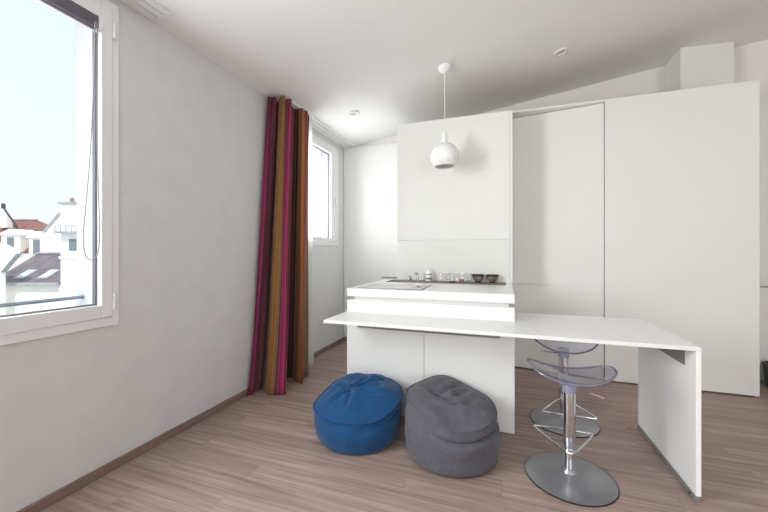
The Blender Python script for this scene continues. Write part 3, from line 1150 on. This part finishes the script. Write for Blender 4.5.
# ------------------------------------------------------------------ bar stools
def stool_proto(label):
    t = thing('bar_stool', label, 'bar stool', (0, 0, 0), 0, 'clear acrylic bar stools')
    bm = bmesh.new()
    lathe(bm, [(0, 0.0006), (0.212, 0.0006), (0.216, 0.003), (0.216, 0.007), (0.205, 0.011), (0.14, 0.018), (0.07, 0.026), (0.040, 0.034), (0.029, 0.050), (0, 0.050)], 64)
    bs = obj('base', bm, M['stool_base'], t, True, True)
    bm = bmesh.new()
    lathe(bm, [(0.2165, 0.0008), (0.219, 0.002), (0.219, 0.006), (0.2165, 0.0075)], 64)
    obj('rim', bm, M['base_edge'], bs, True, True)
    bm = bmesh.new()
    lathe(bm, [(0, 0.045), (0.0235, 0.045), (0.0235, 0.15), (0, 0.15)], 28)
    obj('lower_post', bm, M['chrome'], t, True, True)
    bm = bmesh.new()
    lathe(bm, [(0, 0.140), (0.0285, 0.140), (0.0305, 0.143), (0.0305, 0.460), (0, 0.460)], 32)
    obj('post', bm, M['chrome'], t, True, True)
    bm = bmesh.new()
    lathe(bm, [(0, 0.455), (0.034, 0.455), (0.035, 0.462), (0.035, 0.508), (0.037, 0.517), (0, 0.518)], 32)
    obj('collar', bm, M['collar'], t, True, True)
    # seat: shallow saddle with raised side wings
    hw, hd, z0, th = 0.206, 0.168, 0.522, 0.010

    def sz(x, y):
        return z0 + 0.070 * (abs(x) / hw) ** 2.2 + 0.012 * (y / hd) ** 2 - 0.010 * (y / hd)
    bm = bmesh.new()
    NR, NA = 14, 64
    rings = [[bm.verts.new((0, 0, sz(0, 0)))]]
    for i in range(1, NR + 1):
        r = i / NR
        row = []
        for k in range(NA):
            a = 2 * PI * k / NA
            c, s = math.cos(a), math.sin(a)
            e = 2 / 2.5
            x = hw * r * math.copysign(abs(c) ** e, c)
            y = hd * r * math.copysign(abs(s) ** e, s)
            row.append(bm.verts.new((x, y, sz(x, y))))
        rings.append(row)
    for k in range(NA):
        bm.faces.new((rings[0][0], rings[1][k], rings[1][(k + 1) % NA]))
    for A, Bq in zip(rings[1:-1], rings[2:]):
        for k in range(NA):
            j = (k + 1) % NA
            bm.faces.new((A[k], Bq[k], Bq[j], A[j]))
    st = obj('seat', bm, M['acrylic'], t, True, True)
    for p in st.data.polygons:
        p.use_smooth = True
    md = st.modifiers.new('thickness', 'SOLIDIFY')
    md.thickness = th
    md.offset = 1
    bm = bmesh.new()
    pts = []
    for k in range(NA):
        a = 2 * PI * k / NA
        c, s = math.cos(a), math.sin(a)
        e = 2 / 2.5
        x = hw * math.copysign(abs(c) ** e, c)
        y = hd * math.copysign(abs(s) ** e, s)
        pts.append((x, y, sz(x, y) + th * 0.5))
    tube(bm, pts, 0.0052, 8, True)
    obj('seat_edge', bm, M['acrylic_edge'], st, True, True)
    # foot rest: triangle of chrome bar around the post
    bm = bmesh.new()
    tube(bm, [(-0.012, -0.036, 0.145), (-0.060, 0.030, 0.145), (-0.158, 0.205, 0.145), (-0.150, 0.225, 0.145), (0.150, 0.225, 0.145), (0.158, 0.205, 0.145), (0.060, 0.030, 0.145), (0.012, -0.036, 0.145)],
         0.0065, 10, True, smooth=1)
    obj('footrest', bm, M['chrome'], t, True, True)
    bm = bmesh.new()
    tube(bm, [(0.02, -0.01, 0.478), (0.10, -0.045, 0.474), (0.145, -0.065, 0.466)], 0.0050, 8, smooth=1)
    obj('lever', bm, M['chrome'], t, True, True)
    return t


st = stool_proto('clear lilac bar stool tucked under the front of the table')
st.location = (0.340, 2.035, 0)
dup(st, (0.413, 2.690, 0), PI, 'clear lilac bar stool standing behind the table')


# ------------------------------------------------------------------ poufs
def pouf(label, cloth, pipe, cx, cy, rb, rm, rt, h, tilt, tdir, dome, sag, seed, creases, hollow):
    """soft drum: body up to a tilted seam, a creased top, piping on the seam"""
    t = thing('pouf', label, 'pouf', (cx, cy, 0), 0, 'fabric drum poufs')
    NA = 144
    off = Vector((seed * 3.1, seed * 1.7, seed))

    def seam(a):
        hz = h + tilt * math.cos(a - tdir)
        hz += 0.010 * math.sin(3 * a + seed) + 0.006 * math.sin(5 * a + 2 * seed)
        r = rt * (1 + 0.025 * math.sin(2 * a + seed) + 0.012 * math.sin(5 * a + seed * 2))
        return r, hz
    bm = bmesh.new()
    NZ = 26
    rows = []
    for j in range(NZ + 1):
        s = j / NZ
        row = []
        for k in range(NA):
            a = 2 * PI * k / NA
            r1, hz = seam(a)
            z = 0.0012 + s * hz
            # bottom roll-over, belly, run to the seam
            base = rb + (rm - rb) * math.sin(min(s / 0.55, 1) * PI / 2)
            if s > 0.55:
                q = (s - 0.55) / 0.45
                base = rm + (r1 - rm) * q * q * (3 - 2 * q)
            if s < 0.08:
                base -= 0.018 * (1 - s / 0.08) ** 2
            p = Vector((math.cos(a) * 3, math.sin(a) * 3, z * 14)) + off
            w = noise.noise(p) * 0.007 + noise.noise(p * Vector((1.6, 1.6, 2.2)).x) * 0.004
            # slumped fold near the low side of the seam
            fold = math.exp(-((s - sag[0]) / 0.042) ** 2) * max(0, math.cos((a - sag[1]) * 0.9)) if abs(((a - sag[1] + PI) % (2 * PI)) - PI) < 1.6 else 0
            rr = base + w * min(1, s * 4) - sag[2] * fold
            row.append(bm.verts.new((rr * math.cos(a), rr * math.sin(a), z)))
        rows.append(row)
    for A, Bq in zip(rows[:-1], rows[1:]):
        for k in range(NA):
            j = (k + 1) % NA
            bm.faces.new((A[k], A[j], Bq[j], Bq[k]))
    bm.faces.new(rows[0][::-1])
    bd = obj('body', bm, cloth, t, True, True)
    for p in bd.data.polygons:
        p.use_smooth = True
    # top cover
    bm = bmesh.new()
    NR = 44
    rings = []
    for i in range(NR, -1, -1):
        q = i / NR
        row = []
        for k in range(NA if i else 1):
            a = 2 * PI * k / NA
            r1, hz = seam(a)
            x, y = r1 * q * math.cos(a), r1 * q * math.sin(a)
            zpl = h + (hz - h) * q
            bulge = dome * (1 - q ** 2.6)
            # a soft sunken middle and creases running out of it
            hx_, hy_, hr_, hd_ = hollow
            dim = -hd_ * math.exp(-((x - hx_) ** 2 + (y - hy_) ** 2) / hr_ ** 2)
            cre = 0.0
            for cx0, cy0, cang, clen, cwid, cdep, cbend in creases:
                dx, dy = x - cx0, y - cy0
                along = dx * math.cos(cang) + dy * math.sin(cang)
                if -0.3 * clen < along < 1.25 * clen:
                    off_ = -dx * math.sin(cang) + dy * math.cos(cang) - cbend * along * along / clen
                    env = math.exp(-((along / clen - 0.4) / 0.45) ** 4)
                    g_ = math.exp(-(off_ / cwid) ** 2)
                    side = math.exp(-((abs(off_) - 2.1 * cwid) / (1.3 * cwid)) ** 2)
                    cre += env * (-cdep * g_ + 0.45 * cdep * side)
            cre *= min(1.0, (1 - q) * 6)
            p = Vector((x * 9, y * 9, 0)) + off
            w = noise.noise(p) * 0.014 * min(1, (1 - q) * 5) + noise.noise(p * 2.3) * 0.006 * min(1, (1 - q) * 5)
            row.append(bm.verts.new((x, y, zpl + bulge + dim + cre + w)))
        rings.append(row)
    for A, Bq in zip(rings[:-1], rings[1:]):
        for k in range(NA):
            j = (k + 1) % NA
            if len(Bq) == 1:
                bm.faces.new((A[k], A[j], Bq[0]))
            else:
                bm.faces.new((A[k], A[j], Bq[j], Bq[k]))
    tp = obj('top_cover', bm, cloth, t, True, True)
    for p in tp.data.polygons:
        p.use_smooth = True
    bm = bmesh.new()
    pts = []
    for k in range(NA):
        a = 2 * PI * k / NA
        r1, hz = seam(a)
        pts.append(((r1 + 0.002) * math.cos(a), (r1 + 0.002) * math.sin(a), hz))
    tube(bm, pts, 0.0042, 8, True)
    obj('seam_piping', bm, pipe, t, True, True)
    return t


def cr(right, away, deg, length, width, depth, bend=0.0):
    """crease given in axes turned 23 degrees from the room"""
    a = math.radians(23)
    return (right * math.cos(a) - away * math.sin(a), right * math.sin(a) + away * math.cos(a), a + math.radians(deg), length, width, depth, bend)


pouf('squat blue cloth pouf beside the grey one', M['blue'], M['blue_pipe'], -0.895, 2.072, 0.258, 0.284, 0.280, 0.240, 0.052, math.radians(72), 0.098, (0.78, math.radians(10), 0.03), 1.0,
     [cr(-0.05, -0.06, 15, 0.24, 0.014, 0.020, 0.2), cr(-0.06, -0.05, 62, 0.22, 0.015, 0.018, -0.3), cr(-0.07, -0.05, 118, 0.20, 0.016, 0.020, 0.15), cr(-0.07, -0.07, 195, 0.15, 0.014, 0.015, 0.2),
      cr(-0.05, -0.08, 262, 0.14, 0.013, 0.014, -0.2), cr(0.02, -0.08, -28, 0.18, 0.013, 0.016, 0.3), cr(0.03, 0.06, 8, 0.17, 0.012, 0.012, -0.3)],
     (-0.05, 0.03, 0.09, 0.028))
pouf('taller grey cloth pouf in front of the island', M['grey'], M['grey_pipe'], -0.290, 2.074, 0.268, 0.278, 0.258, 0.300, 0.048, math.radians(140), 0.046, (0.74, math.radians(-62), 0.030), 2.3,
     [cr(-0.11, 0.08, -62, 0.20, 0.026, 0.020, 0.3), cr(-0.06, -0.04, 20, 0.24, 0.020, 0.016, 0.15), cr(-0.03, -0.09, 4, 0.22, 0.018, 0.012, 0.25), cr(-0.05, 0.05, 34, 0.22, 0.020, 0.013, -0.1),
      cr(-0.12, -0.02, -30, 0.15, 0.018, 0.010, 0.2)],
     (-0.06, 0.02, 0.10, 0.034))

# ------------------------------------------------------------------ outside: rail and roofs
t = thing('guard_rail', 'grey blue metal bar across the outside of the large window', 'rail', (-2.20, 0.35, 0.94))
bm = bmesh.new()
tube(bm, [(-2.216, W1[0] + 0.002, 0.946), (-2.216, 1.2495, 0.946)], 0.0095, 12)
obj('bar', bm, M['railblue'], t, True)
bm = bmesh.new()
lathe(bm, [(0, 0), (0.012, 0), (0.012, 0.004), (0, 0.004)], 16, M4=Matrix.Translation((-2.216, 1.2495, 0.946)) @ Matrix.Rotation(PI / 2, 4, 'X'))
obj('wall_flange', bm, M['railblue'], t, True)

CY, SY = math.cos(YAW), math.sin(YAW)


def yard(name, label, catg, r, d):
    """a house across the courtyard: origin r metres right and d metres out, turned like the street"""
    return thing(name, label, catg, (r * CY - d * SY, r * SY + d * CY, 0), YAW)


GZ = -9.0
# white tower-like house at the right of the view, D = 27
h = yard('white_house', 'tall narrow white house with chimney at the window edge', 'house', -23.6, 27.0)
bm = B((-2.05, 4.0, 0, 5, GZ, 5.05))
wl_ = obj('wall', bm, M['plaster_white'], h, local=True)
obj('chimney_cap', B((-2.20, 1.6, -0.12, 1.2, 5.05, 5.22), bev=0.02), M['zinc'], h, local=True)
for k in range(3):
    bm = bmesh.new()
    lathe(bm, [(0, 5.22), (0.16, 5.22), (0.13, 5.60), (0, 5.60)], 12, -1.6 + k * 0.75, 0.5)
    obj('chimney_pot', bm, M['pot'], h, True, True)
bm = B((-2.1, 1.8, -0.50, -0.001, 2.72, 2.86))
for k in range(9):
    box(bm, -2.08 + k * 0.42, -2.03 + k * 0.42, -0.48, -0.44, 2.86, 3.30)
box(bm, -2.1, 1.8, -0.49, -0.43, 3.26, 3.32)
obj('balcony', bm, M['zinc'], h, local=True)
obj('string_course', B((-2.12, 4.0, -0.10, -0.001, 0.70, 0.92)), M['plaster_out'], h, local=True)
wn_ = obj('window', B((-1.45, -0.65, -0.05, -0.001, 1.25, 2.35), bev=0.01), M['plaster_out'], h, local=True)
obj('pane', B((-1.36, -0.74, -0.06, -0.05, 1.33, 2.27)), M['outglass'], wn_, local=True)
obj('lintel', B((-2.12, 4.0, -0.08, -0.001, -1.80, -1.62)), M['plaster_out'], h, local=True)

# slate roofed house in the middle, D = 30
h = yard('slate_roof_house', 'cream house under a purple grey slate roof with skylights', 'house', -31.0, 30.0)
# local x: px p -> (p-384)/340*30+31
obj('wall', B((-5.0, 2.55, 0, 7.5, GZ, -1.35)), M['plaster_out'], h, local=True)
bm = bmesh.new()
slab(bm, [(-3.6, -0.25, -1.45), (2.6, -0.25, -1.45), (2.6, 4.4, 1.10), (-4.0, 4.4, 1.10)], 0.18)
slab(bm, [(2.6, 9.0, -1.45), (-4.0, 9.0, -1.45), (-4.0, 4.4, 1.10), (2.6, 4.4, 1.10)], 0.18)
rf = obj('roof', bm, M['slate'], h, local=True)
obj('ridge_cap', B((-4.0, 2.6, 4.2, 4.6, 1.06, 1.24), bev=0.03), M['zinc'], rf, local=True)
obj('gutter', B((-4.6, 2.6, -0.48, -0.25, -1.66, -1.42), bev=0.03), M['zinc'], h, local=True)


def on_roof(y):
    return -1.45 + (y + 0.25) * (2.55 / 4.65)


for xa in (-1.95, 0.10):
    sl = bmesh.new()
    y0, y1 = 0.25, 1.55
    slab(sl, [(xa, y0, on_roof(y0) + 0.10), (xa + 0.85, y0, on_roof(y0) + 0.10), (xa + 0.85, y1, on_roof(y1) + 0.10), (xa, y1, on_roof(y1) + 0.10)], 0.12)
    s_ = obj('skylight', sl, M['zinc'], h, local=True)
    sl = bmesh.new()
    slab(sl, [(xa + 0.08, y0 + 0.1, on_roof(y0 + 0.1) + 0.12), (xa + 0.77, y0 + 0.1, on_roof(y0 + 0.1) + 0.12), (xa + 0.77, y1 - 0.1, on_roof(y1 - 0.1) + 0.12), (xa + 0.08, y1 - 0.1, on_roof(y1 - 0.1) + 0.12)], 0.02)
    obj('pane', sl, M['skyglass'], s_, local=True)
bm = bmesh.new()
box(bm, 1.35, 1.75, 2.3, 2.6, on_roof(2.3), on_roof(2.3) + 0.75)
box(bm, 1.25, 1.85, 2.2, 2.7, on_roof(2.3) + 0.75, on_roof(2.3) + 0.85)
obj('roof_vent', bm, M['plaster_white'], h, local=True)

# white side wall at the left edge, D = 28
h = yard('pale_outbuilding', 'low pale gabled wall in front of the slate roof at far left', 'building', -30.9, 28.4)
bm = bmesh.new()
poly_y(bm, [(-2.2, GZ), (-1.17 + 0.1, GZ), (-1.17 + 0.1, -0.45), (0.20, 1.12), (0.10, 1.40), (-1.2, 2.02), (-2.2, 1.95)], 0, 0.35)
obj('wall', bm, M['plaster_out'], h, local=True)
bm = bmesh.new()
slab(bm, [(-1.05, -0.05, -0.42), (0.26, -0.05, 1.14), (0.26, 0.40, 1.14), (-1.05, 0.40, -0.42)], 0.05)
obj('coping', bm, M['zinc'], h, local=True)

# white gable wall behind, D = 36
h = yard('gable_house', 'white gable wall with grey coping between red roof and chimney', 'house', -35.0, 36.0)
gx = lambda p: (p - 384) / 340.33 * 36 + 35.0
gz = lambda y: 1.194 - (y - 252.64) / 340.33 * 36
bm = bmesh.new()
poly_y(bm, [(gx(40), GZ), (gx(80), GZ), (gx(80), gz(212)), (gx(59.5), gz(212)), (gx(43), gz(231)), (gx(40), gz(235))], 0, 0.4)
obj('wall', bm, M['plaster_white'], h, local=True)
bm = bmesh.new()
slab(bm, [(gx(43), -0.1, gz(231.5)), (gx(59.5), -0.1, gz(212.5)), (gx(59.5), 0.5, gz(212.5)), (gx(43), 0.5, gz(231.5))], 0.22)
obj('coping', bm, M['zinc'], h, local=True)

# red roofed house far left, D = 42
h = yard('red_roof_house', 'house with red tiled roof and two white dormers far outside', 'house', -45.0, 42.0)
D0 = 42.0
rx = lambda p: (p - 384) / 340.33 * D0 + 45.0
rz = lambda y: 1.194 - (y - 252.64) / 340.33 * D0
DR = 46.5
sx_ = lambda p: (p - 384) / 340.33 * DR + 45.0
sz_ = lambda y: 1.194 - (y - 252.64) / 340.33 * DR
obj('wall', B((rx(-25), rx(57), 0.2, 9.0, GZ, rz(252))), M['plaster_out'], h, local=True)
bm = bmesh.new()
slab(bm, [(rx(-25), 0, rz(252)), (rx(58), 0, rz(252)), (sx_(37), DR - D0, sz_(220)), (sx_(-25), DR - D0, sz_(219))], 0.2)
slab(bm, [(rx(58), 9.2, rz(252)), (rx(-25), 9.2, rz(252)), (sx_(-25), DR - D0, sz_(219)), (sx_(37), DR - D0, sz_(220))], 0.2)
bv = bmesh.new()
q = [bv.verts.new(p) for p in ((rx(58), 0, rz(252)), (rx(58), 9.2, rz(252)), (sx_(37), DR - D0, sz_(220)))]
bv.faces.new(q)
merge(bm, bv)
rf = obj('roof', bm, M['redtile'], h, local=True)
obj('ridge_cap', B((sx_(-25), sx_(37), DR - D0 - 0.2, DR - D0 + 0.2, sz_(220.5), sz_(219)), bev=0.03), M['zinc'], rf, local=True)
for pa, pb, yt, ye, yb_ in ((3.5, 24, 229.5, 234.5, 252), (31, 48.5, 232, 237, 254)):
    xa, xb = rx(pa), rx(pb)
    xm_ = (xa + xb) / 2
    bm = bmesh.new()
    poly_y(bm, [(xa + 0.12, rz(yb_)), (xb - 0.12, rz(yb_)), (xb - 0.12, rz(ye)), (xa + 0.12, rz(ye))], -0.35, 2.2)
    dm = obj('dormer', bm, M['plaster_out'], h, local=True)
    bm = bmesh.new()
    poly_y(bm, [(xa - 0.05, rz(ye + 0.8)), (xb + 0.05, rz(ye + 0.8)), (xb + 0.05, rz(ye - 0.3)), (xm_, rz(yt - 0.5)), (xa - 0.05, rz(ye - 0.3))], -0.55, 2.3)
    obj('pediment', bm, M['plaster_out'], dm, local=True)
    obj('pane', B((xm_ - 0.42, xm_ + 0.42, -0.40, -0.34, rz(yb_), rz(ye + 3))), M['outglass'], dm, local=True)
cx_ = lambda p: (p - 384) / 340.33 * 44.6 + 45.0
bm = B((cx_(-1), cx_(6.5), 2.6, 3.4, rz(226), rz(213)))
obj('chimney', bm, M['plaster_out'], h, local=True)
PD = 44.6
t = yard('roof_pole', 'thin dark slanting pole standing above the red roof', 'pole', -46.0, PD)
ax = lambda p: (p - 384) / 340.33 * PD + 46.0
az = lambda y: 1.194 - (y - 252.64) / 340.33 * PD
bm = bmesh.new()
tube(bm, [(ax(20.5), 0, az(232)), (ax(4.2), 0, az(208.5)), (ax(3.2), 0, az(206))], 0.10, 8)
obj('boom', bm, M['darkpole'], t, True, True)
bm = bmesh.new()
box(bm, ax(2.2), ax(4.6), -0.15, 0.15, az(208.5), az(203.5), 0.04)
obj('boom_head', bm, M['darkpole'], t, False, True)
